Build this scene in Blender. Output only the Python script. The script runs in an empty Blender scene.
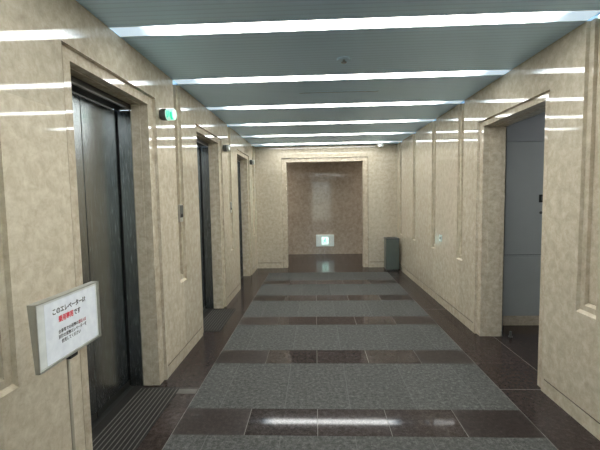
import bpy, bmesh, math, random
from mathutils import Vector, Matrix
random.seed(7)
SC = bpy.context.scene
COL = SC.collection
PI = math.pi

# ------------------------------------------------------------------ dimensions (metres)
XL, XR = -1.257, 1.701          # side walls
H = 2.563                       # ceiling
YE = 8.0                        # end wall
YF = -3.2                       # wall behind the camera
PITCH = 1.045
BAY = [2.445 + PITCH * k for k in range(6)]        # module centres (lights, stripes, pilasters)

# ------------------------------------------------------------------ helpers
def tag(o, label=None, cat=None, group=None, kind=None):
    if label: o['label'] = label
    if cat: o['category'] = cat
    if group: o['group'] = group
    if kind: o['kind'] = kind
    return o

def empty(name, loc, label, cat, group=None, kind=None, rz=0.0):
    o = bpy.data.objects.new(name, None)
    o.empty_display_size = 0.1
    COL.objects.link(o)
    o.location = loc
    o.rotation_euler = (0, 0, rz)
    return tag(o, label, cat, group, kind)

def obj(name, bm, mats, parent=None, smooth=False):
    me = bpy.data.meshes.new(name)
    bmesh.ops.recalc_face_normals(bm, faces=bm.faces[:])
    bm.to_mesh(me); bm.free()
    if not isinstance(mats, (list, tuple)): mats = [mats]
    for m in mats: me.materials.append(m)
    if smooth:
        for p in me.polygons: p.use_smooth = True
    o = bpy.data.objects.new(name, me)
    COL.objects.link(o)
    if parent is not None: o.parent = parent
    return o

def bx(bm, lo, hi, bev=0.0, mat=0, seg=2):
    lo = Vector(lo); hi = Vector(hi)
    r = bmesh.ops.create_cube(bm, size=1.0)
    vs = r['verts']
    for v in vs:
        v.co = Vector((lo[i] + (v.co[i] + 0.5) * (hi[i] - lo[i]) for i in range(3)))
    fs = set(f for v in vs for f in v.link_faces)
    if bev > 0:
        es = list(set(e for v in vs for e in v.link_edges))
        rr = bmesh.ops.bevel(bm, geom=es, offset=bev, segments=seg, profile=0.5, affect='EDGES')
        fs = set(f for f in rr['faces']) | set(f for f in fs if f.is_valid)
    for f in fs:
        if f.is_valid: f.material_index = mat
    return bm

def box(lo, hi, bev=0.0):
    return bx(bmesh.new(), lo, hi, bev)

def lathe(bm, prof, axis='Z', org=(0, 0, 0), seg=32, mat=0):
    """prof: list of (radius, height along axis)"""
    rings = []
    org = Vector(org)
    def P(r, h, a):
        c, s = r * math.cos(a), r * math.sin(a)
        if axis == 'Z': return org + Vector((c, s, h))
        if axis == 'X': return org + Vector((h, c, s))
        return org + Vector((c, h, s))
    for r, h in prof:
        if r < 1e-6: rings.append([bm.verts.new(P(0, h, 0))])
        else: rings.append([bm.verts.new(P(r, h, 2 * PI * k / seg)) for k in range(seg)])
    for A, B in zip(rings, rings[1:]):
        for k in range(seg):
            k2 = (k + 1) % seg
            if len(A) == 1 and len(B) == 1: continue
            if len(A) == 1: f = bm.faces.new((A[0], B[k], B[k2]))
            elif len(B) == 1: f = bm.faces.new((A[k], A[k2], B[0]))
            else: f = bm.faces.new((A[k], A[k2], B[k2], B[k]))
            f.material_index = mat
    return bm

def relief(bm, M, us, vs, depth, matf=None, shade=None, side_mat=0, jointed=False):
    """A wall as a grid of cells; every cell has a depth behind the wall plane (None = hole)."""
    us = sorted(set(round(u, 5) for u in us)); vs = sorted(set(round(v, 5) for v in vs))
    D = {}
    for i in range(len(us) - 1):
        for j in range(len(vs) - 1):
            D[i, j] = depth((us[i] + us[i + 1]) / 2, (vs[j] + vs[j + 1]) / 2)
    lay = bm.loops.layers.color.get('slab') or bm.loops.layers.color.new('slab')
    cache = {}
    def V(u, v, d):
        k = (round(u, 5), round(v, 5), round(d, 5))
        if k not in cache: cache[k] = bm.verts.new(M(u, v, d))
        return cache[k]
    J = lambda *ds: 1 if (jointed and any(0.01 < q < 0.017 for q in ds)) else side_mat
    def face(pts, mi, sh):
        try: f = bm.faces.new([V(*p) for p in pts])
        except ValueError: return
        f.material_index = mi
        for l in f.loops: l[lay] = (sh, sh, sh, 1)
    for (i, j), d in D.items():
        if d is None: continue
        u0, u1, v0, v1 = us[i], us[i + 1], vs[j], vs[j + 1]
        uc, vc = (u0 + u1) / 2, (v0 + v1) / 2
        mi = matf(uc, vc) if matf else 0
        sh = shade(uc, vc) if shade else 0.5
        face([(u0, v0, d), (u1, v0, d), (u1, v1, d), (u0, v1, d)], mi, sh)
        e = D.get((i + 1, j))
        if e is not None and abs(e - d) > 1e-6:
            face([(u1, v0, d), (u1, v1, d), (u1, v1, e), (u1, v0, e)], J(d, e), sh)
        e = D.get((i, j + 1))
        if e is not None and abs(e - d) > 1e-6:
            face([(u0, v1, d), (u1, v1, d), (u1, v1, e), (u0, v1, e)], J(d, e), sh)
    return bm

def slabrand(i, j, s=0):
    return random.Random(i * 131 + j * 17 + s * 977).random()

# ------------------------------------------------------------------ materials
def new_mat(name):
    m = bpy.data.materials.new(name); m.use_nodes = True
    nt = m.node_tree
    return m, nt, nt.nodes['Principled BSDF']

def N(nt, t, **kw):
    n = nt.nodes.new(t)
    for k, v in kw.items():
        if k in n.inputs: n.inputs[k].default_value = v
        else: setattr(n, k, v)
    return n

def ramp(nt, stops, interp='LINEAR'):
    n = nt.nodes.new('ShaderNodeValToRGB'); e = n.color_ramp.elements
    n.color_ramp.interpolation = interp
    while len(e) < len(stops): e.new(0.5)
    for el, (p, c) in zip(e, stops):
        el.position = p; el.color = (*c, 1) if len(c) == 3 else c
    return n

def plain(name, col, rough=0.5, metal=0.0, spec=0.5, var=0.06, scale=30, emit=None, estr=0):
    m, nt, b = new_mat(name)
    tc = N(nt, 'ShaderNodeTexCoord'); no = N(nt, 'ShaderNodeTexNoise', Scale=scale, Detail=4.0)
    nt.links.new(tc.outputs['Object'], no.inputs['Vector'])
    r = ramp(nt, [(0.3, tuple(c * (1 - var) for c in col)), (0.7, tuple(min(1, c * (1 + var)) for c in col))])
    nt.links.new(no.outputs['Fac'], r.inputs['Fac'])
    nt.links.new(r.outputs['Color'], b.inputs['Base Color'])
    b.inputs['Roughness'].default_value = rough
    b.inputs['Metallic'].default_value = metal
    b.inputs['Specular IOR Level'].default_value = spec
    if emit:
        b.inputs['Emission Color'].default_value = (*emit, 1)
        b.inputs['Emission Strength'].default_value = estr
    return m

def stone(name, c_dark, c_mid, c_light, rough, scale, vein=None, speck=0.0, spec=0.5, slab=0.12, bump=0.0, ior=1.5, rough_var=0.0):
    m, nt, b = new_mat(name)
    L = nt.links.new
    tc = N(nt, 'ShaderNodeTexCoord')
    n1 = N(nt, 'ShaderNodeTexNoise', Scale=scale, Detail=9.0, Roughness=0.68)
    n1.inputs['Distortion'].default_value = 0.25
    L(tc.outputs['Object'], n1.inputs['Vector'])
    r1 = ramp(nt, [(0.3, c_dark), (0.5, c_mid), (0.7, c_light)])
    L(n1.outputs['Fac'], r1.inputs['Fac'])
    col = r1.outputs['Color']
    if vein:
        n2 = N(nt, 'ShaderNodeTexNoise', Scale=scale * 0.55, Detail=6.0, Roughness=0.6)
        n2.inputs['Distortion'].default_value = 1.4
        L(tc.outputs['Object'], n2.inputs['Vector'])
        r2 = ramp(nt, [(0.475, (0, 0, 0)), (0.5, (1, 1, 1)), (0.525, (0, 0, 0))])
        L(n2.outputs['Fac'], r2.inputs['Fac'])
        mt = N(nt, 'ShaderNodeMath', operation='MULTIPLY'); mt.inputs[1].default_value = vein[3]
        L(r2.outputs['Color'], mt.inputs[0])
        mx = N(nt, 'ShaderNodeMix', data_type='RGBA')
        L(mt.outputs[0], mx.inputs[0]); L(col, mx.inputs[6]); mx.inputs[7].default_value = (*vein[:3], 1)
        col = mx.outputs[2]
    if speck:
        n3 = N(nt, 'ShaderNodeTexVoronoi', Scale=190.0)
        L(tc.outputs['Object'], n3.inputs['Vector'])
        r3 = ramp(nt, [(0.0, (1 - speck,) * 3), (0.5, (1, 1, 1)), (1.0, (1 + speck,) * 3)])
        L(n3.outputs['Color'], r3.inputs['Fac'])
        mx = N(nt, 'ShaderNodeMix', data_type='RGBA', blend_type='MULTIPLY')
        mx.inputs[0].default_value = 1
        L(col, mx.inputs[6]); L(r3.outputs['Color'], mx.inputs[7]); col = mx.outputs[2]
    if slab:
        at = N(nt, 'ShaderNodeVertexColor', layer_name='slab')
        r4 = ramp(nt, [(0, (1 - slab,) * 3), (1, (1 + slab,) * 3)])
        L(at.outputs['Color'], r4.inputs['Fac'])
        mx = N(nt, 'ShaderNodeMix', data_type='RGBA', blend_type='MULTIPLY')
        mx.inputs[0].default_value = 1
        L(col, mx.inputs[6]); L(r4.outputs['Color'], mx.inputs[7]); col = mx.outputs[2]
    L(col, b.inputs['Base Color'])
    b.inputs['Roughness'].default_value = rough
    b.inputs['Specular IOR Level'].default_value = spec
    b.inputs['IOR'].default_value = ior
    if rough_var:
        n4 = N(nt, 'ShaderNodeTexNoise', Scale=120.0, Detail=3.0)
        L(tc.outputs['Object'], n4.inputs['Vector'])
        mr = N(nt, 'ShaderNodeMapRange'); mr.inputs[1].default_value = 0.3; mr.inputs[2].default_value = 0.7
        mr.inputs[3].default_value = max(0.0, rough - rough_var); mr.inputs[4].default_value = rough + rough_var
        L(n4.outputs['Fac'], mr.inputs[0]); L(mr.outputs[0], b.inputs['Roughness'])
    if bump:
        n5 = N(nt, 'ShaderNodeTexNoise', Scale=140.0, Detail=5.0)
        L(tc.outputs['Object'], n5.inputs['Vector'])
        bp = N(nt, 'ShaderNodeBump'); bp.inputs['Strength'].default_value = bump; bp.inputs['Distance'].default_value = 0.004
        L(n5.outputs['Fac'], bp.inputs['Height']); L(bp.outputs['Normal'], b.inputs['Normal'])
    return m

M_MARBLE = stone('beige_marble', (0.455, 0.39, 0.29), (0.56, 0.492, 0.375), (0.67, 0.61, 0.49), 0.045, 16.0,
                 vein=(0.40, 0.32, 0.22, 0.22), slab=0.07)
M_MARBLE2 = stone('beige_marble_frame', (0.41, 0.34, 0.25), (0.54, 0.468, 0.355), (0.68, 0.615, 0.495), 0.05, 16.0,
                  vein=(0.38, 0.30, 0.20, 0.25), slab=0.03)
M_BROWNWALL = stone('brown_beige_marble', (0.36, 0.30, 0.23), (0.48, 0.41, 0.325), (0.58, 0.51, 0.42), 0.07, 14.0,
                    vein=(0.30, 0.23, 0.16, 0.3), slab=0.05)
M_GREY = stone('flamed_grey_granite', (0.042, 0.042, 0.0395), (0.080, 0.080, 0.0745), (0.150, 0.150, 0.140), 0.75, 38.0, speck=0.35, slab=0.06, spec=0.15, bump=0.35)
M_BROWN = stone('polished_brown_granite', (0.029, 0.0225, 0.0205), (0.049, 0.039, 0.036), (0.078, 0.065, 0.060), 0.05, 30.0, speck=0.4, slab=0.09, spec=0.17, rough_var=0.03)
M_BORDER = stone('brown_granite_border', (0.024, 0.017, 0.0155), (0.038, 0.0275, 0.0245), (0.062, 0.047, 0.042), 0.16, 30.0, speck=0.35, slab=0.12, spec=0.16, rough_var=0.04)
M_HONED = stone('honed_brown_granite', (0.019, 0.0135, 0.0122), (0.033, 0.0245, 0.022), (0.056, 0.043, 0.039), 0.36, 30.0, speck=0.4, slab=0.15, spec=0.2, rough_var=0.05)
M_JOINT = plain('pale_mortar', (0.16, 0.15, 0.135), 0.8)
M_DJOINT = plain('dark_stone_joint', (0.10, 0.078, 0.055), 0.7)
M_JOINT2 = plain('grey_mortar', (0.105, 0.106, 0.099), 0.8)

def ceiling_mat():
    m, nt, b = new_mat('ribbed_grey_metal_ceiling'); L = nt.links.new
    tc = N(nt, 'ShaderNodeTexCoord')
    wv = N(nt, 'ShaderNodeTexWave', wave_type='BANDS', bands_direction='Y', Scale=6.3)
    L(tc.outputs['Object'], wv.inputs['Vector'])
    r = ramp(nt, [(0.0, (0.53, 0.72, 0.90)), (0.15, (0.60, 0.81, 0.99)), (1.0, (0.61, 0.82, 1.0))])
    L(wv.outputs['Fac'], r.inputs['Fac']); L(r.outputs['Color'], b.inputs['Base Color'])
    b.inputs['Roughness'].default_value = 0.5
    b.inputs['Metallic'].default_value = 0.6
    bp = N(nt, 'ShaderNodeBump'); bp.inputs['Strength'].default_value = 0.06; bp.inputs['Distance'].default_value = 0.002
    L(wv.outputs['Fac'], bp.inputs['Height']); L(bp.outputs['Normal'], b.inputs['Normal'])
    return m
M_CEIL = ceiling_mat()

def lamp_mat():
    # the tubes behind the diffuser stop short of both walls, so the ends of the lens give off less light
    m, nt, b = new_mat('lit_lamp_lens'); L = nt.links.new
    tc = N(nt, 'ShaderNodeTexCoord'); sp = N(nt, 'ShaderNodeSeparateXYZ')
    L(tc.outputs['Object'], sp.inputs[0])
    ab = N(nt, 'ShaderNodeMath', operation='ABSOLUTE'); L(sp.outputs['X'], ab.inputs[0])
    mr = N(nt, 'ShaderNodeMapRange', interpolation_type='SMOOTHSTEP')
    mr.inputs[1].default_value = 1.00; mr.inputs[2].default_value = 1.32
    mr.inputs[3].default_value = 1.0; mr.inputs[4].default_value = 0.0
    L(ab.outputs[0], mr.inputs[0])
    r = ramp(nt, [(0.0, (0.50, 0.66, 0.78)), (0.25, (0.75, 0.88, 0.97)), (1.0, (0.98, 1.0, 0.98))])
    L(mr.outputs[0], r.inputs['Fac'])
    ms = N(nt, 'ShaderNodeMapRange'); ms.inputs[3].default_value = 0.045; ms.inputs[4].default_value = 1.0
    L(mr.outputs[0], ms.inputs[0])
    mm = N(nt, 'ShaderNodeMath', operation='MULTIPLY'); mm.inputs[1].default_value = LAMP
    L(ms.outputs[0], mm.inputs[0])
    L(r.outputs['Color'], b.inputs['Emission Color']); L(mm.outputs[0], b.inputs['Emission Strength'])
    b.inputs['Base Color'].default_value = (0.8, 0.85, 0.88, 1)
    b.inputs['Roughness'].default_value = 0.4
    return m
LAMP = 20.0
M_LAMP = lamp_mat()

def brushed(name, col, rough=0.3, aniso_scale=(3, 3, 160)):
    m, nt, b = new_mat(name); L = nt.links.new
    tc = N(nt, 'ShaderNodeTexCoord'); mp = N(nt, 'ShaderNodeMapping')
    mp.inputs['Scale'].default_value = aniso_scale
    L(tc.outputs['Object'], mp.inputs['Vector'])
    no = N(nt, 'ShaderNodeTexNoise', Scale=4.0, Detail=5.0)
    L(mp.outputs[0], no.inputs['Vector'])
    mr = N(nt, 'ShaderNodeMapRange'); mr.inputs[3].default_value = rough - 0.07; mr.inputs[4].default_value = rough + 0.07
    L(no.outputs['Fac'], mr.inputs[0]); L(mr.outputs[0], b.inputs['Roughness'])
    r = ramp(nt, [(0.3, tuple(c * 0.93 for c in col)), (0.7, tuple(c * 1.07 for c in col))])
    L(no.outputs['Fac'], r.inputs['Fac']); L(r.outputs['Color'], b.inputs['Base Color'])
    b.inputs['Metallic'].default_value = 1.0
    return m
M_STEEL = brushed('brushed_steel_door', (0.38, 0.40, 0.405), 0.25, (160, 160, 2))
M_STEEL_D = brushed('dark_steel_jamb', (0.15, 0.155, 0.15), 0.3, (160, 160, 2))
M_HEADER = plain('dark_bronze_header', (0.035, 0.029, 0.024), 0.5, 0.0)
M_LIP = plain('pale_metal_lip', (0.22, 0.22, 0.21), 0.35, 0.6)
M_BLACK = plain('black_shade_and_fittings', (0.012, 0.012, 0.010), 0.6)  # black painted for shade in door gaps and under headers; also dark fittings
M_SILL = plain('dark_bronze_floor_plate', (0.020, 0.018, 0.0155), 0.6, 0.0, 0.2)
M_RIB = plain('grey_mat_rib', (0.12, 0.112, 0.098), 0.6, 0.0, 0.3)
M_DARKPLATE = plain('dark_grey_metal', (0.085, 0.092, 0.085), 0.3, 0.2)
M_ALU = plain('silver_aluminium', (0.50, 0.50, 0.46), 0.32, 0.75)
M_CHROME = plain('chrome', (0.62, 0.60, 0.55), 0.12, 1.0)
M_POLE = plain('satin_beige_metal', (0.30, 0.265, 0.20), 0.38, 0.35)
M_PAPER = plain('white_paper', (0.86, 0.90, 0.97), 0.55)
M_WHITE = plain('white_plastic', (0.75, 0.78, 0.76), 0.4)
M_INK = plain('black_ink', (0.03, 0.03, 0.035), 0.6)
M_RED = plain('red_ink', (0.75, 0.07, 0.10), 0.6)
M_RED2 = plain('faded_red_ink', (0.45, 0.06, 0.08), 0.6)
M_GREYPAINT = plain('grey_painted_steel', (0.40, 0.42, 0.41), 0.4, 0.0, 0.3, 0.03, 4)
M_ALCOVE = plain('grey_painted_wall', (0.34, 0.355, 0.36), 0.5, 0.0, 0.4, 0.03, 4)
M_LIGHTPLATE = plain('pale_metal_plate', (0.42, 0.40, 0.35), 0.35, 0.5)
M_BIN = plain('dark_green_grey_metal', (0.125, 0.15, 0.135), 0.28, 0.5, 0.5, 0.05, 8)
M_BINTOP = plain('black_bin_opening', (0.02, 0.022, 0.02), 0.5)
M_GREENLIT = plain('green_lit_acrylic', (0.05, 0.6, 0.4), 0.3, emit=(0.01, 0.60, 0.34), estr=1.0)
M_PALELIT = plain('pale_lit_acrylic', (0.5, 0.8, 0.7), 0.3, emit=(0.42, 0.86, 0.70), estr=0.85)
M_LENS = plain('pale_unlit_acrylic', (0.62, 0.66, 0.62), 0.2)
M_SIGNLIT = plain('lit_white_green_panel', (0.7, 0.9, 0.85), 0.3, emit=(0.62, 1.0, 0.90), estr=1.25)
M_SIGNGREEN = plain('green_pictogram', (0.04, 0.4, 0.26), 0.4, emit=(0.08, 0.55, 0.38), estr=0.6)
M_SIGNSIDE = plain('frosted_sign_housing', (0.62, 0.68, 0.65), 0.3, emit=(0.30, 0.36, 0.33), estr=0.4)
M_SWITCHLED = plain('pale_green_switch', (0.78, 0.86, 0.80), 0.4)
M_DETECT = plain('grey_ceiling_fitting', (0.22, 0.25, 0.27), 0.5)
M_SLOT = plain('dark_slot', (0.22, 0.26, 0.29), 0.6)

# ------------------------------------------------------------------ floor
OPEN_R = (2.97, 4.01)           # doorway in the right wall
ELEV = [2.467, 4.60, 6.735]      # elevator centres on the left wall
EH = 0.462                      # half of an elevator opening
GL, GR = -0.941, 1.401          # paving field between the dark borders
YG = 7.50                       # end of the paving field
RX0, RX1 = -0.60, 1.00          # opening in the end wall
def make_floor():
    bm = bmesh.new()
    J = 0.0045
    stripes = [(c - 0.15, c + 0.15) for c in [BAY[0] - 3 * PITCH, BAY[0] - 2 * PITCH, BAY[0] - PITCH] + BAY[:5]]
    sj = [GL + 0.468 * k for k in range(1, 5)]            # joints in the stripes
    gj = [GL + 0.234 + 0.468 * k for k in range(5)]       # joints in the grey rows, half a tile over
    bj = [YE + 0.35, 2.885, 0.79, 4.98, 7.05, 2.908 - 4.2]  # cross joints in the borders
    us = [XL - 0.40, XR + 2.1, GL, GR]
    for x in sj + gj + [GL, GR, 1.86, 0.25]: us += [x - J / 2, x + J / 2]
    us += [-2.6, 3.2]
    vs = [YF - 0.2, 10.1, YG]
    for a_, b_ in stripes: vs += [a_ - J / 2, a_ + J / 2, b_ - J / 2, b_ + J / 2]
    for y in bj: vs += [y - J / 2, y + J / 2]
    vs += [YG - J / 2, YG + J / 2, YE + 0.17]
    near = lambda x, lst: any(abs(x - q) < J / 2 for q in lst)
    def instripe(y): return next((k for k, (a_, b_) in enumerate(stripes) if a_ <= y <= b_), None)
    def matf(x, y):
        if y > YG:
            if near(y, [YE + 0.35, YG]): return 3
            return 2
        if near(x, [GL, GR]): return 3
        if x < GL or x > GR:
            if near(y, bj): return 3
            if 2.9 < y < 4.1 and near(x, [1.86]): return 3
            return 2
        k = instripe(y)
        if k is not None:
            return 3 if near(x, sj) else (1 if sj[0] < x < sj[3] else 5)
        if near(x, gj): return 4
        return 0
    def shade(x, y):
        i = int((x - GL) // 0.468); j = int(y // PITCH)
        k = instripe(y)
        if GL < x < GR and k is None: i = int((x - GL + 0.234) // 0.468)
        return slabrand(i, j, 1 if k is not None else 0)
    relief(bm, lambda u, v, d: (u, v, -d), us, vs, lambda u, v: 0.0, matf, shade)
    o = obj('floor', bm, [M_GREY, M_BROWN, M_BORDER, M_JOINT, M_JOINT2, M_HONED])
    return tag(o, 'stone floor of grey paving crossed by polished dark brown stripes and borders', 'floor', kind='structure')
make_floor()

# ------------------------------------------------------------------ ceiling with slots for the light strips
LIGHT_Y = [BAY[0] + PITCH * k for k in range(-2, 6)]  # first two strips are unseen, added to brighten the near end
LW = 0.0725
def make_ceiling():
    bm = bmesh.new()
    us = [XL - 0.07, XR + 0.07]
    vs = [YF - 0.2, YE + 0.02]
    for y in LIGHT_Y: vs += [y - LW, y + LW]
    dep = lambda u, v: 0.03 if any(abs(v - y) < LW for y in LIGHT_Y) else 0.0
    relief(bm, lambda u, v, d: (u, v, H + d), us, vs, dep)
    o = obj('ceiling', bm, M_CEIL)
    tag(o, 'blue grey ribbed metal ceiling between the light strips', 'ceiling', kind='structure')
make_ceiling()
ordw = {0: 'nearest and widest light strip across the ceiling', 1: 'second light strip from the camera, just beyond the round sprinkler',
        2: 'third light strip from the camera, just beyond the air slot', 3: 'fourth light strip from the camera, across the middle of the ceiling',
        4: 'fifth light strip from the camera, last but one before the end wall', 5: 'farthest light strip, right in front of the end wall'}
def make_light(y, label):
    xc = (XL + XR) / 2; hw = (XR - XL) / 2 - 0.003
    t = empty('ceiling_light', (xc, y, H), label, 'ceiling light', 'fluorescent strips across the ceiling')
    bm = bmesh.new()
    bx(bm, (-hw, -LW + 0.004, 0.002), (hw, LW - 0.004, 0.009))
    obj('diffuser', bm, M_LAMP, t)
    bm = bmesh.new()
    for s in (-1, 1):
        bx(bm, (-hw, s * LW - 0.0036, 0.0), (hw, s * LW + 0.0036, 0.012))
    bx(bm, (-hw, -LW + 0.004, 0.0095), (hw, LW - 0.004, 0.026))
    obj('housing', bm, M_WHITE, t)
    return t
for k, y in enumerate(LIGHT_Y):
    i = k - 2
    make_light(y, ordw.get(i, 'added unseen light strip above the camera' if i == -1 else 'added unseen light strip in the ceiling over the camera'))

# ------------------------------------------------------------------ side walls
GZ0, GZ1 = 0.100, 0.108         # groove above the base course
CH_W, CH_W2, CH_Z, CH_Z2, CH_D = 0.09, 0.05, 0.725, 0.775, 0.025
FR = 0.083                      # width of the splayed frame round an opening
FD = 0.022                      # how far the splay goes in
G = 0.003
def side_wall(name, M, y0, y1, chans, opens, label, mat):
    """opens: (yc, half, top) of the rectangle at the wall plane, groove outline"""
    bm = bmesh.new()
    us = [y0, y1]; vs = [0, H, GZ0, GZ1, CH_Z, CH_Z2, 1.95]
    for c in chans: us += [c - CH_W, c - CH_W2, c + CH_W2, c + CH_W, c]
    for yc, hw, top in opens:
        us += [yc - hw, yc + hw, yc - hw - G, yc + hw + G, yc - hw - 0.035, yc + hw + 0.035]
        vs += [top, top + G]
    def depth(u, v):
        for yc, hw, top in opens:
            if abs(u - yc) < hw and v < top: return None
            if abs(u - yc) < hw + G and v < top + G: return 0.016
        for c in chans:
            if abs(u - c) < CH_W2 and v > CH_Z2: return 2 * CH_D
            if abs(u - c) < CH_W and v > CH_Z: return CH_D
        if GZ0 < v < GZ1 and not any(abs(u - yc) < hw + 0.035 for yc, hw, top in opens): return 0.014
        return 0.0
    def shade(u, v):
        i = sum(1 for c in chans if u > c); j = 0 if v < 0.103 else (1 if v < 1.95 else 2)
        return slabrand(i, j, 5 if name == 'wall_left' else 9)
    relief(bm, M, us, vs, depth, lambda u, v: 1 if 0.01 < depth(u, v) < 0.017 else 0, shade, jointed=True)
    lay = bm.loops.layers.color['slab']
    for c in chans:      # sloping polished sills at the foot of every channel
        for w_, z_, d0, d1 in ((CH_W, CH_Z, 0.0, CH_D), (CH_W2, CH_Z2, CH_D, 2 * CH_D)):
            P = [bm.verts.new(M(c + a_, z_ + b_, d_)) for a_, b_, d_ in ((-w_, 0, d0), (w_, 0, d0), (w_, 0.015, d1), (-w_, 0.015, d1))]
            f = bm.faces.new(P)
            for l in f.loops: l[lay] = (1, 1, 1, 1)
    return tag(obj(name, bm, [mat, M_DJOINT]), label, 'wall', kind='structure')

def door_trim(name, M, uc, hw, top, ihw, itop, thick, label, mat):
    """splayed stone frame: from the groove at the wall plane in to the edge of the opening, then the straight reveal"""
    bm = bmesh.new()
    lay = bm.loops.layers.color.new('slab')
    pro = [(hw, top, 0.0), (hw - 0.002, top - 0.002, FD * 0.95), (ihw, itop, FD), (ihw, itop, thick * 0.55), (ihw - 0.004, itop - 0.004, thick * 0.55), (ihw - 0.004, itop - 0.004, thick)]
    rows = []
    for h_, t_, d_ in pro:
        rows.append([bm.verts.new(M(uc - h_, 0, d_)), bm.verts.new(M(uc - h_, t_, d_)), bm.verts.new(M(uc + h_, t_, d_)), bm.verts.new(M(uc + h_, 0, d_))])
    for A, B in zip(rows, rows[1:]):
        for k in range(3):
            f = bm.faces.new((A[k], A[k + 1], B[k + 1], B[k]))
            for l in f.loops: l[lay] = (0.5, 0.5, 0.5, 1)
    if name == 'trim_4':     # raised panel on the far reveal
        bx(bm, (XR + 0.075, uc + ihw - 0.011, 0.10), (XR + 0.20, uc + ihw - 0.002, itop - 0.12), 0.003)
    return tag(obj(name, bm, mat), label, 'door surround', kind='structure')

ML = lambda u, v, d: (XL - d, u, v)
MR = lambda u, v, d: (XR + d, u, v)
ME = lambda u, v, d: (u, YE + d, v)
LTOP, LIT = 2.298, 2.235
l_open = [(c, 0.555, LTOP) for c in ELEV]
l_ch = [1.405, 3.515, 5.63, 7.72, -0.69, -2.1]
side_wall('wall_left', ML, YF - 0.2, YE, l_ch, l_open, 'polished beige marble wall with three elevator openings', M_MARBLE)
r_open = [(3.482, 0.607, 2.243)]
r_ch = [2.43, 4.55, 5.56, 6.64, 7.66, 1.385, 0.34, -0.7]
side_wall('wall_right', MR, YF - 0.2, YE, r_ch, r_open, 'polished beige marble wall with fluted pilasters and one dark doorway', M_MARBLE)
LT = 0.152
for k, c in enumerate(ELEV):
    door_trim('trim_%d' % (k + 1), ML, c, 0.555, LTOP, EH, LIT, LT,
              ['splayed marble frame round the nearest elevator', 'splayed marble frame round the second elevator', 'splayed marble frame round the farthest elevator'][k], M_MARBLE2)
door_trim('trim_4', MR, 3.482, 0.607, 2.243, 0.522, 2.19, 0.255, 'splayed marble frame round the dark doorway on the right', M_MARBLE2)

# end wall with the framed opening
def end_wall():
    bm = bmesh.new()
    c = (RX0 + RX1) / 2; hw = (RX1 - RX0) / 2 + 0.10; top = 2.315
    us = [XL - 0.02, XR + 0.02, c - hw, c + hw, c - hw - G, c + hw + G, c - hw - 0.04, c + hw + 0.04]
    vs = [0, H, GZ0 + 0.01, GZ1 + 0.012, top, top + G]
    def depth(u, v):
        if abs(u - c) < hw and v < top: return None
        if abs(u - c) < hw + G and v < top + G: return 0.016
        if GZ0 + 0.01 < v < GZ1 + 0.012 and abs(u - c) > hw + 0.04: return 0.016
        return 0.0
    relief(bm, ME, us, vs, depth, lambda u, v: 1 if 0.01 < (depth(u, v) or 0) < 0.017 else 0, lambda u, v: slabrand(int(u * 2), 0, 3), jointed=True)
    tag(obj('wall_end', bm, [M_MARBLE, M_DJOINT]), 'beige marble end wall with a wide framed opening', 'wall', kind='structure')
    door_trim('trim_5', ME, c, hw, top, (RX1 - RX0) / 2, 2.235, 0.18, 'splayed marble frame round the opening in the end wall', M_MARBLE2)
end_wall()

# crossing passage beyond the opening
def passage():
    y0, y1 = YE + 0.18, 9.95
    bm = bmesh.new()
    relief(bm, lambda u, v, d: (u, y1 + d, v), [-2.6, -1.5, 0.2, 1.9, 3.2], [0, 0.10, 0.108, 2.6],
           lambda u, v: 0.006 if 0.10 < v < 0.108 else 0.0, None, lambda u, v: slabrand(int(u * 3), int(v > 0.1), 4))
    tag(obj('wall_back', bm, M_BROWNWALL), 'brownish marble back wall seen through the end opening', 'wall', kind='structure')
    bm = bmesh.new()
    for lo, hi in (((-2.65, y0, 0), (-2.6, y1 + 0.05, 2.6)), ((3.2, y0, 0), (3.25, y1 + 0.05, 2.6))): bx(bm, lo, hi)
    c = (RX0 + RX1) / 2; w = (RX1 - RX0) / 2
    bx(bm, (-2.6, y0 - 0.01, 0), (c - w, y0, 2.6)); bx(bm, (c + w, y0 - 0.01, 0), (3.2, y0, 2.6)); bx(bm, (c - w, y0 - 0.01, 2.231), (c + w, y0, 2.6))
    tag(obj('wall_passage', bm, M_BROWNWALL), 'marble walls closing the crossing passage', 'wall', kind='structure')
    tag(obj('ceiling_passage', box((-2.65, y0, 2.6), (3.25, y1 + 0.05, 2.65)), M_ALCOVE), 'grey ceiling of the crossing passage', 'ceiling', kind='structure')
passage()
def lamp(name, loc, size, energy, col):
    l = bpy.data.lights.new(name, 'AREA'); l.shape = 'DISK'; l.size = size; l.energy = energy; l.color = col
    o = bpy.data.objects.new(name, l); COL.objects.link(o); o.location = loc
lamp('passage_fill', (-1.7, 9.0, 2.58), 0.3, 22, (1.0, 0.95, 0.88))  # added fill lamps, out of view, to brighten the passage back wall
lamp('passage_fill', (2.3, 9.0, 2.58), 0.3, 22, (1.0, 0.95, 0.88))

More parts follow.
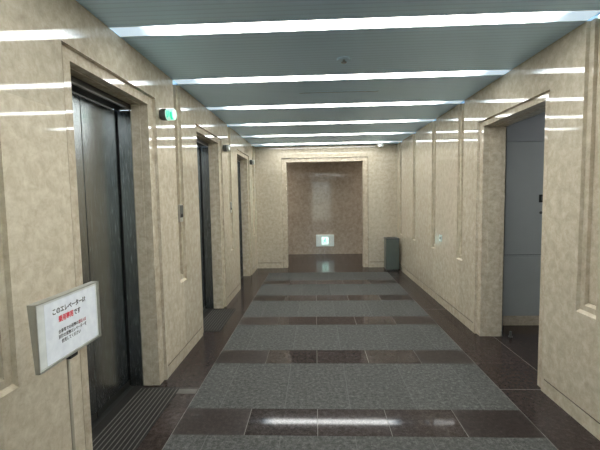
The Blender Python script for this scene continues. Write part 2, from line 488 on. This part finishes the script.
# alcove behind the right doorway
AX0, AX1, AY0, AY1 = XR + 0.255, 3.6, 2.55, 4.355
def alcove():
    bm = bmesh.new()
    bx(bm, (AX0 - 0.001, AY1, 0.105), (2.00, AY1 + 0.05, 2.6)); bx(bm, (2.66, AY1, 0.105), (AX1, AY1 + 0.05, 2.6))
    bx(bm, (2.00, AY1, 2.075), (2.66, AY1 + 0.05, 2.6))
    bx(bm, (AX1, AY0, 0), (AX1 + 0.05, AY1 + 0.05, 2.6)); bx(bm, (AX0, AY0 - 0.05, 0), (AX1, AY0, 2.6))
    bx(bm, (AX0 - 0.01, AY0, 0), (AX0, 2.96, 2.6)); bx(bm, (AX0 - 0.01, 4.0, 0), (AX0, AY1, 2.6)); bx(bm, (AX0 - 0.01, 2.96, 2.186), (AX0, 4.0, 2.6))
    tag(obj('wall_alcove', bm, M_ALCOVE), 'grey painted wall inside the doorway on the right', 'wall', kind='structure')
    tag(obj('ceiling_alcove', box((AX0, AY0, 2.6), (AX1, AY1, 2.65)), M_ALCOVE), 'grey ceiling inside the doorway on the right', 'ceiling', kind='structure')
    bm = bmesh.new(); lay = bm.loops.layers.color.new('slab')
    bx(bm, (AX0, AY1 - 0.012, 0), (2.298, AY1 + 0.05, 0.105)); bx(bm, (2.302, AY1 - 0.012, 0), (AX1, AY1 + 0.05, 0.105))
    tag(obj('baseboard_alcove', bm, M_MARBLE2), 'beige stone baseboard inside the doorway on the right', 'baseboard', kind='structure')
    d = empty('door_4', (2.33, AY1, 0.105), 'grey steel two leaf service door inside the doorway on the right', 'door', kind='structure')
    obj('door_leaf', box((-0.325, 0.004, 0.708), (0.325, 0.04, 1.966)), M_GREYPAINT, d)
    obj('door_leaf', box((-0.325, 0.004, 0.004), (0.325, 0.04, 0.675)), M_GREYPAINT, d)
    obj('shadow_gap', box((-0.329, 0.03, 0.0), (0.329, 0.05, 1.97)), M_BLACK, d)
    obj('mid_rail', box((-0.325, 0.012, 0.677), (0.325, 0.03, 0.700)), M_GREYPAINT, d)
    bm = bmesh.new()
    bx(bm, (0.165, -0.008, 1.295), (0.222, 0.006, 1.382), 0.004)
    lk = obj('lock_plate', bm, M_BINTOP, d)
    bm = bmesh.new(); bx(bm, (0.182, -0.013, 1.318), (0.205, -0.006, 1.36), 0.003)
    obj('pull_ring', bm, M_DARKPLATE, lk)
    obj('keyhole', lathe(bmesh.new(), [(0, -0.006), (0.014, -0.006), (0.016, -0.002), (0.016, 0.006)], 'Y', (0.19, 0, 1.18), 20), M_DARKPLATE, d)
alcove()
lamp('alcove_fill', (3.0, 3.3, 2.58), 0.3, 8, (0.95, 0.98, 1.0))  # unseen fill lamp, added to lift the grey alcove
# small door stop on the floor inside the doorway
bm = bmesh.new()
lathe(bm, [(0.0, 0.062), (0.010, 0.062), (0.013, 0.056), (0.013, 0.012), (0.022, 0.008), (0.022, 0.0), (0, 0)], 'Z', (0, 0, 0), 20)
ds = obj('door_stop', bm, M_DARKPLATE); ds.location = (2.028, 3.98, 0)
tag(ds, 'small metal door stop standing on the dark floor of the right doorway', 'door stop')

# ------------------------------------------------------------------ elevators
XJ = XL - LT                    # back of the stone reveal
XD = -1.522                     # face of the door leaves
def make_elevator(k, c):
    lab = ['nearest elevator with brushed steel doors, behind the notice stand', 'second elevator, narrow dark slit in the left wall', 'farthest elevator near the end of the left wall'][k]
    t = empty('door_%d' % (k + 1), (XJ, c, 0), lab, 'elevator door', kind='structure')
    w = EH - 0.004
    dx = XD - XJ
    for s in (-1, 1):
        bm = bmesh.new()
        y0, y1 = (s * 0.004, s * w)
        bx(bm, (dx - 0.03, min(y0, y1), 0.05), (dx, max(y0, y1), 2.183), 0.002)
        p = obj('door_leaf', bm, M_STEEL, t)
        bm = bmesh.new()
        bx(bm, (dx - 0.028, min(y0, y1), 0.002), (dx - 0.004, max(y0, y1), 0.0495))
        obj('foot_strip', bm, M_BLACK, p)  # black strip along the foot of the leaf
        # jamb: the metal return between the stone and the door
        bm = bmesh.new()
        y0, y1 = s * (w - 0.012), s * (w + 0.004)
        bx(bm, (dx + 0.014, min(y0, y1), 0), (-0.0005, max(y0, y1), 2.186))
        obj('jamb', bm, M_STEEL, t)
        bm = bmesh.new()
        bx(bm, (dx - 0.04, min(s * w, s * (w + 0.03)), 0), (dx + 0.013, max(s * w, s * (w + 0.03)), 2.2))
        obj('shadow_gap', bm, M_BLACK, t)
    obj('header', box((-0.012, -w - 0.004, 2.196), (0.0, w + 0.004, 2.24)), M_HEADER, t)
    obj('header_lip', box((-0.014, -w, 2.188), (0.004, w, 2.196)), M_LIP, t)
    obj('header_soffit', box((dx + 0.004, -w, 2.190), (-0.013, w, 2.22)), M_BLACK, t)
    obj('back_panel', box((dx - 0.06, -w - 0.03, 0), (dx - 0.042, w + 0.03, 2.24)), M_BLACK, t)
    bm = bmesh.new()
    bx(bm, (dx + 0.045, -w, 0.0), (0.0, w, 0.004))
    obj('sill', bm, M_SILL, t)
    obj('sill_gap', box((dx - 0.03, -w, 0.0), (dx + 0.044, w, 0.0015)), M_BLACK, t)
for k, c in enumerate(ELEV): make_elevator(k, c)

def make_mat(k, c):
    lab = ['dark ribbed floor plate in front of the nearest elevator', 'dark ribbed floor plate in front of the second elevator'][k]
    t = empty('ribbed_floor_plate', (XL, c, 0), lab, 'floor plate', 'ribbed floor plates in front of the elevators')
    w = 0.425
    x0, x1 = -0.152, 0.160
    obj('plate', box((x0, -w - 0.02, 0.0), (x1, w, 0.003), 0.001), M_SILL, t)
    bm = bmesh.new()
    n = 10
    for q in range(n):
        x = -0.146 + q * (0.288 / (n - 1))
        lo, hi = (x - 0.0034, -w + 0.01, 0.002), (x + 0.0034, w - 0.02, 0.0065)
        bx(bm, lo, hi, 0.002, seg=1)
    obj('rib', bm, M_RIB, t)
    return t
for k in (0, 1): make_mat(k, ELEV[k])
# pale threshold strip set in the border past the first plate
bm = bmesh.new()
bx(bm, (-1.175, 2.795, 0), (-0.948, 2.868, 0.002), 0.0008)
tag(obj('threshold_strip', bm, M_RIB), 'pale grey strip set in the floor beyond the nearest ribbed plate', 'floor strip')

def make_lantern(k, c):
    lab = ['lit green hall lantern beside the nearest elevator', 'unlit dark hall lantern between the second and third elevators', 'unlit dark hall lantern past the farthest elevator, at the end of the left wall'][k]
    t = empty('hall_lantern', (XL, c + 0.66, 2.195), lab, 'hall lantern', 'hall lanterns beside the elevators')
    R_ = 0.047
    obj('base', lathe(bmesh.new(), [(0, -0.004), (R_ * 0.82, -0.004), (R_ * 0.95, 0.006), (R_, 0.016), (R_, 0.046), (R_ * 0.9, 0.052), (0, 0.052)], 'X', seg=40), M_DARKPLATE, t, True)
    if k == 0:
        lens = obj('lens', lathe(bmesh.new(), [(R_ * 0.9, 0.052), (R_ * 0.97, 0.056), (R_ * 0.97, 0.108), (R_ * 0.88, 0.115), (0, 0.115)], 'X', seg=40), M_PALELIT, t)
        bm = bmesh.new()
        # raised green arrow marks round the drum
        r1 = R_ * 0.985
        def patch(x0, x1, a0, a1, taper=0.0):
            n = 6
            A = []; B = []
            for q in range(n + 1):
                a = a0 + (a1 - a0) * q / n
                z, y = r1 * math.sin(a), -r1 * math.cos(a)
                xm = (x0 + x1) / 2; sh = 1 - taper * q / n
                A.append(bm.verts.new((xm + (x0 - xm) * sh, y, z))); B.append(bm.verts.new((xm + (x1 - xm) * sh, y, z)))
            for q in range(n): bm.faces.new((A[q], A[q + 1], B[q + 1], B[q]))
        patch(0.090, 0.109, -1.3, 0.25)
        patch(0.064, 0.074, -0.75, 0.5)
        patch(0.079, 0.086, -0.6, 0.5)
        obj('arrow_mark', bm, M_GREENLIT, lens)
        lens['label'] = 'glowing pale green lens'
    else:
        obj('lens', lathe(bmesh.new(), [(R_ * 0.9, 0.052), (R_ * 0.97, 0.056), (R_ * 0.97, 0.080), (R_ * 0.88, 0.086), (0, 0.086)], 'X', seg=40), M_LENS, t)
for k, c in enumerate(ELEV): make_lantern(k, c)

def make_call(y, zc, lab):
    t = empty('call_button_panel', (XL - 2 * CH_D, y, zc), lab, 'call button panel', 'elevator call panels in the left wall')
    bm = bmesh.new(); bx(bm, (0.0, -0.042, -0.085), (2 * CH_D + 0.002, 0.042, 0.075), 0.003)
    obj('plate', bm, M_LIGHTPLATE, t)
    bm = bmesh.new(); bx(bm, (2 * CH_D + 0.001, -0.038, -0.045), (2 * CH_D + 0.005, 0.038, 0.070), 0.001)
    d = obj('display', bm, M_DARKPLATE, t)
    bm = bmesh.new(); bx(bm, (2 * CH_D + 0.004, -0.030, -0.042), (2 * CH_D + 0.007, 0.030, -0.012), 0.001)
    obj('display_window', bm, M_BLACK, d)
    for z in (-0.063,):
        obj('button', lathe(bmesh.new(), [(0, 2 * CH_D + 0.008), (0.009, 2 * CH_D + 0.008), (0.012, 2 * CH_D + 0.005), (0.012, 2 * CH_D)], 'X', (0, 0, z), 20), M_ALU, t)
make_call(3.515, 1.375, 'slim call panel with a dark display between the first and second elevators')
make_call(5.63, 1.375, 'slim call panel between the second and third elevators')

# ------------------------------------------------------------------ notice stand
def text_mesh(body, size, mat, name, parent, yc, z, x, width=None, bold=0.0):
    cu = bpy.data.curves.new('lettering', 'FONT'); cu.body = body; cu.size = size
    cu.align_x = 'CENTER'; cu.offset = bold; cu.extrude = 0.0002
    tmp = bpy.data.objects.new('lettering', cu); COL.objects.link(tmp)
    dg = bpy.context.evaluated_depsgraph_get(); dg.update()
    me = bpy.data.meshes.new_from_object(tmp.evaluated_get(dg))
    bpy.data.objects.remove(tmp); bpy.data.curves.remove(cu)
    xs = [v.co.x for v in me.vertices]
    if xs:
        lo, hi = min(xs), max(xs)
        s = (width / (hi - lo)) if width else 1.0
        for v in me.vertices:
            xx, yy, zz = v.co
            v.co = (x + zz, yc + (xx - (lo + hi) / 2) * s, z + yy)
    me.materials.clear(); me.materials.append(mat)
    me.name = name
    o = bpy.data.objects.new(name, me); COL.objects.link(o); o.parent = parent
    return o

def notice_stand():
    X = -0.92
    y0, y1, z0, z1 = 1.180, 1.540, 0.928, 1.163
    yc = (y0 + y1) / 2
    t = empty('notice_stand', (X, yc, 0), 'silver framed white notice on a thin chrome stand beside the nearest elevator', 'notice stand')
    w = (y1 - y0) / 2
    obj('base', lathe(bmesh.new(), [(0, 0.018), (0.03, 0.018), (0.12, 0.012), (0.138, 0.006), (0.14, 0), (0, 0)], 'Z', (-0.03, 0, 0), 48), M_ALU, t, True)
    obj('pole', lathe(bmesh.new(), [(0.006, 0.012), (0.006, z0 + 0.10), (0, z0 + 0.10)], 'Z', (-0.03, 0.012, 0), 20), M_POLE, t, True)
    bm = bmesh.new()
    bx(bm, (-0.060, -0.02, z0 - 0.022), (-0.028, 0.004, z0 + 0.03), 0.003)
    bx(bm, (-0.030, -0.004, z0 - 0.024), (-0.010, 0.044, z0 - 0.001), 0.004)
    obj('bracket', bm, M_BLACK, t)
    # frame: wedge shaped side profile, thicker at the top
    bm = bmesh.new()
    def wedge(ya, yb):
        pts = [(-0.026, z1), (0.0, z1), (0.0, z0), (-0.012, z0)]
        A = [bm.verts.new((px, ya, pz)) for px, pz in pts]; B = [bm.verts.new((px, yb, pz)) for px, pz in pts]
        bm.faces.new(A); bm.faces.new(B[::-1])
        for q in range(4): bm.faces.new((A[q], A[(q + 1) % 4], B[(q + 1) % 4], B[q]))
    wedge(-w, w)
    bx(bm, (-0.002, w - 0.012, z0), (0.006, w, z1), 0.0015)
    bx(bm, (-0.002, -w, z0), (0.004, -w + 0.004, z1), 0.001)
    bx(bm, (-0.002, -w, z0), (0.006, w, z0 + 0.009), 0.0015)
    bx(bm, (-0.002, -w, z1 - 0.004), (0.004, w, z1), 0.001)
    obj('frame', bm, M_ALU, t)
    p0, p1 = -w + 0.005, w - 0.013
    obj('panel', box((0.0, p0, z0 + 0.010), (0.0012, p1, z1 - 0.005)), M_WHITE, t)
    bm = bmesh.new(); bx(bm, (0.0012, -w + 0.040, z0 + 0.0105), (0.0018, w - 0.022, z1 - 0.012))
    pa = obj('paper', bm, M_PAPER, t)
    pc = -0.006; Hh = z1 - z0
    xx = 0.0021
    text_mesh('このエレベーターは', 0.024, M_INK, 'lettering', pa, pc, z1 - 0.245 * Hh, xx, 0.188, 0.0006)
    r = text_mesh('乗用専用', 0.024, M_RED, 'lettering', pa, pc - 0.026, z1 - 0.385 * Hh, xx, 0.082, 0.0009)
    r['label'] = 'bold red lettering'
    text_mesh('です', 0.024, M_INK, 'lettering', pa, pc + 0.039, z1 - 0.385 * Hh, xx, 0.040, 0.0006)
    text_mesh('台車等での荷物の', 0.0155, M_INK, 'lettering', pa, pc - 0.014, z1 - 0.565 * Hh, xx, 0.112, 0.0002)
    r2 = text_mesh('搬出入は', 0.0155, M_RED2, 'lettering', pa, pc + 0.067, z1 - 0.565 * Hh, xx, 0.046, 0.0002)
    r2['label'] = 'small dull red lettering'
    text_mesh('別館の貨物エレベーターを', 0.0155, M_INK, 'lettering', pa, pc + 0.010, z1 - 0.645 * Hh, xx, 0.163, 0.0002)
    text_mesh('使用してください', 0.0155, M_INK, 'lettering', pa, pc - 0.002, z1 - 0.725 * Hh, xx, 0.11, 0.0002)
notice_stand()

# ------------------------------------------------------------------ small fittings
def guidance_light():
    t = empty('guidance_light', (0.24, 9.95, 0.36), 'glowing exit guidance light low on the back wall of the end opening', 'exit sign')
    bm = bmesh.new(); bx(bm, (-0.235, -0.055, -0.155), (0.235, 0.0, 0.155), 0.012)
    obj('housing', bm, M_SIGNSIDE, t)
    bm = bmesh.new(); bx(bm, (-0.085, -0.062, -0.095), (0.085, -0.05, 0.095), 0.003)
    p = obj('lit_panel', bm, M_SIGNLIT, t)
    bm = bmesh.new()   # pictogram: running figure built from bars
    def bar(x0, z0, x1, z1, wd):
        d = Vector((x1 - x0, 0, z1 - z0)).normalized(); n = Vector((-d.z, 0, d.x)) * wd / 2
        a_ = Vector((x0, -0.0635, z0)); b_ = Vector((x1, -0.0635, z1))
        vs = [bm.verts.new(q) for q in (a_ - n, b_ - n, b_ + n, a_ + n)]
        bm.faces.new(vs)
    lathe(bm, [(0, -0.0636), (0.013, -0.0636), (0.013, -0.0625)], 'Y', (0.008, 0, 0.055), 16)
    bar(0.0, 0.035, -0.008, -0.015, 0.026)
    bar(-0.004, -0.010, 0.030, -0.032, 0.016); bar(0.030, -0.030, 0.022, -0.068, 0.014)
    bar(-0.010, -0.012, -0.022, -0.045, 0.016); bar(-0.020, -0.042, -0.052, -0.054, 0.013)
    bar(0.004, 0.030, 0.036, 0.012, 0.012); bar(-0.004, 0.030, -0.036, 0.018, 0.012); bar(-0.036, 0.020, -0.042, -0.008, 0.011)
    obj('pictogram', bm, M_SIGNGREEN, p)
guidance_light()

def waste_bin():
    t = empty('waste_bin', (1.525, 7.70, 0), 'dark green grey metal waste bin standing in the far right corner', 'waste bin')
    bm = bmesh.new(); bx(bm, (-0.130, -0.125, 0.03), (0.130, 0.125, 0.635), 0.012)
    obj('body', bm, M_BIN, t)
    obj('plinth', box((-0.118, -0.113, 0.0), (0.118, 0.113, 0.032)), M_BINTOP, t)
    bm = bmesh.new(); bx(bm, (-0.134, -0.129, 0.628), (0.134, 0.129, 0.66), 0.008)
    l = obj('lid', bm, M_DARKPLATE, t)
    bm = bmesh.new(); bx(bm, (-0.09, -0.085, 0.655), (0.09, 0.085, 0.6615), 0.004)
    obj('opening', bm, M_BINTOP, l)
waste_bin()

def wall_switch():
    t = empty('wall_switch', (XR, 5.215, 0.915), 'small square pale switch plate on the right wall between two pilasters', 'switch')
    bm = bmesh.new(); bx(bm, (-0.012, -0.050, -0.045), (0.0, 0.050, 0.045), 0.004)
    obj('plate', bm, M_SWITCHLED, t)
    bm = bmesh.new(); bx(bm, (-0.016, -0.020, -0.015), (-0.011, 0.020, 0.015), 0.002)
    obj('button', bm, M_DARKPLATE, t)
wall_switch()

bm = bmesh.new()
t = empty('ceiling_sprinkler', (0.236, 3.04, H), 'small round sprinkler in the ceiling between the first and second light strips', 'sprinkler')
obj('escutcheon', lathe(bmesh.new(), [(0.055, 0.0), (0.055, -0.004), (0.042, -0.009), (0.022, -0.006), (0, -0.006)], 'Z', seg=32), M_CEIL, t, True)
obj('deflector', lathe(bmesh.new(), [(0.008, -0.004), (0.008, -0.022), (0.02, -0.024), (0.02, -0.028), (0, -0.028)], 'Z', seg=24), M_DETECT, t)
bm.free()

t = empty('air_slot', (0.254, 3.968, H), 'long thin air slot in the ceiling between the second and third light strips', 'air vent')
bm = bmesh.new(); bx(bm, (-0.40, -0.021, -0.003), (0.40, -0.013, 0.0)); bx(bm, (-0.40, 0.013, -0.003), (0.40, 0.021, 0.0)); bx(bm, (-0.41, -0.021, -0.003), (-0.40, 0.021, 0.0)); bx(bm, (0.40, -0.021, -0.003), (0.41, 0.021, 0.0))
obj('frame', bm, M_CEIL, t)
obj('slot', box((-0.40, -0.013, -0.0012), (0.40, 0.013, 0.0)), M_SLOT, t)

t = empty('ceiling_detector', (1.335, 7.86, H), 'small white detector under the ceiling beside the top of the end wall', 'detector')
obj('body', lathe(bmesh.new(), [(0.085, 0.0), (0.085, -0.012), (0.06, -0.024), (0, -0.024)], 'Z', seg=32), M_WHITE, t, True)
obj('sensor', lathe(bmesh.new(), [(0.06, -0.022), (0.058, -0.06), (0.035, -0.075), (0, -0.075)], 'Z', seg=24), M_WHITE, t, True)

# ------------------------------------------------------------------ wall behind the camera with a glazed entrance
def front():
    bm = bmesh.new()
    lay = bm.loops.layers.color.new('slab')
    x0, x1, zt = -0.25, 0.95, 2.45
    bx(bm, (XL - 0.02, YF - 0.05, 0), (x0, YF, H)); bx(bm, (x1, YF - 0.05, 0), (XR + 0.02, YF, H)); bx(bm, (x0, YF - 0.05, zt), (x1, YF, H))
    tag(obj('wall_front', bm, M_MARBLE), 'beige marble wall behind the camera', 'wall', kind='structure')
    w = empty('window_1', ((x0 + x1) / 2, YF, 0), 'glazed entrance behind the camera', 'window', kind='structure')
    hw = (x1 - x0) / 2
    bm = bmesh.new()
    bx(bm, (-hw, -0.05, 0), (-hw + 0.05, -0.01, zt)); bx(bm, (hw - 0.05, -0.05, 0), (hw, -0.01, zt)); bx(bm, (-0.03, -0.05, 0), (0.03, -0.01, zt))
    bx(bm, (-hw, -0.05, 0), (hw, -0.01, 0.1)); bx(bm, (-hw, -0.05, 2.05), (hw, -0.01, 2.10)); bx(bm, (-hw, -0.05, zt - 0.05), (hw, -0.01, zt))
    obj('window_frame', bm, M_ALU, w)
    g, nt, b = new_mat('clear_glass')
    b.inputs['Base Color'].default_value = (0.9, 0.95, 0.93, 1)
    b.inputs['Roughness'].default_value = 0.0; b.inputs['Transmission Weight'].default_value = 1.0; b.inputs['IOR'].default_value = 1.02
    obj('pane', box((-hw + 0.05, -0.034, 0.1), (hw - 0.05, -0.028, zt - 0.05)), g, w)
front()

# ------------------------------------------------------------------ daylight outside
wd = bpy.data.worlds.new('daylight'); SC.world = wd; wd.use_nodes = True
bg = wd.node_tree.nodes['Background']
sky = wd.node_tree.nodes.new('ShaderNodeTexSky'); sky.sky_type = 'HOSEK_WILKIE'; sky.turbidity = 5
sky.sun_direction = (0.3, 0.8, 0.5)
wd.node_tree.links.new(sky.outputs[0], bg.inputs[0])
bg.inputs['Strength'].default_value = 20.0

# ------------------------------------------------------------------ camera
cam = bpy.data.cameras.new('camera'); co = bpy.data.objects.new('camera', cam); COL.objects.link(co)
cam.sensor_fit = 'HORIZONTAL'; cam.sensor_width = 36.0; cam.lens = 380.0 / 600 * 36.0
cam.clip_start = 0.02
r = Vector((0.99905672, 0.04012675, -0.0165989)); u = Vector((0.01363139, 0.07312793, 0.99722941)); f = Vector((-0.04122941, 0.996515, -0.07251197))
m3 = Matrix((r, u, -f)).transposed()
co.matrix_world = Matrix.Translation((0, 0, 1.5)) @ m3.to_4x4()
SC.camera = co
vsn = SC.view_settings
vsn.view_transform = 'Standard'; vsn.look = 'None'; vsn.gamma = 1.0; vsn.use_curve_mapping = False
vsn.exposure = 0.0
SC.cycles.use_denoising = True
SC.cycles.max_bounces = 10
SC.cycles.diffuse_bounces = 6
SC.cycles.glossy_bounces = 6
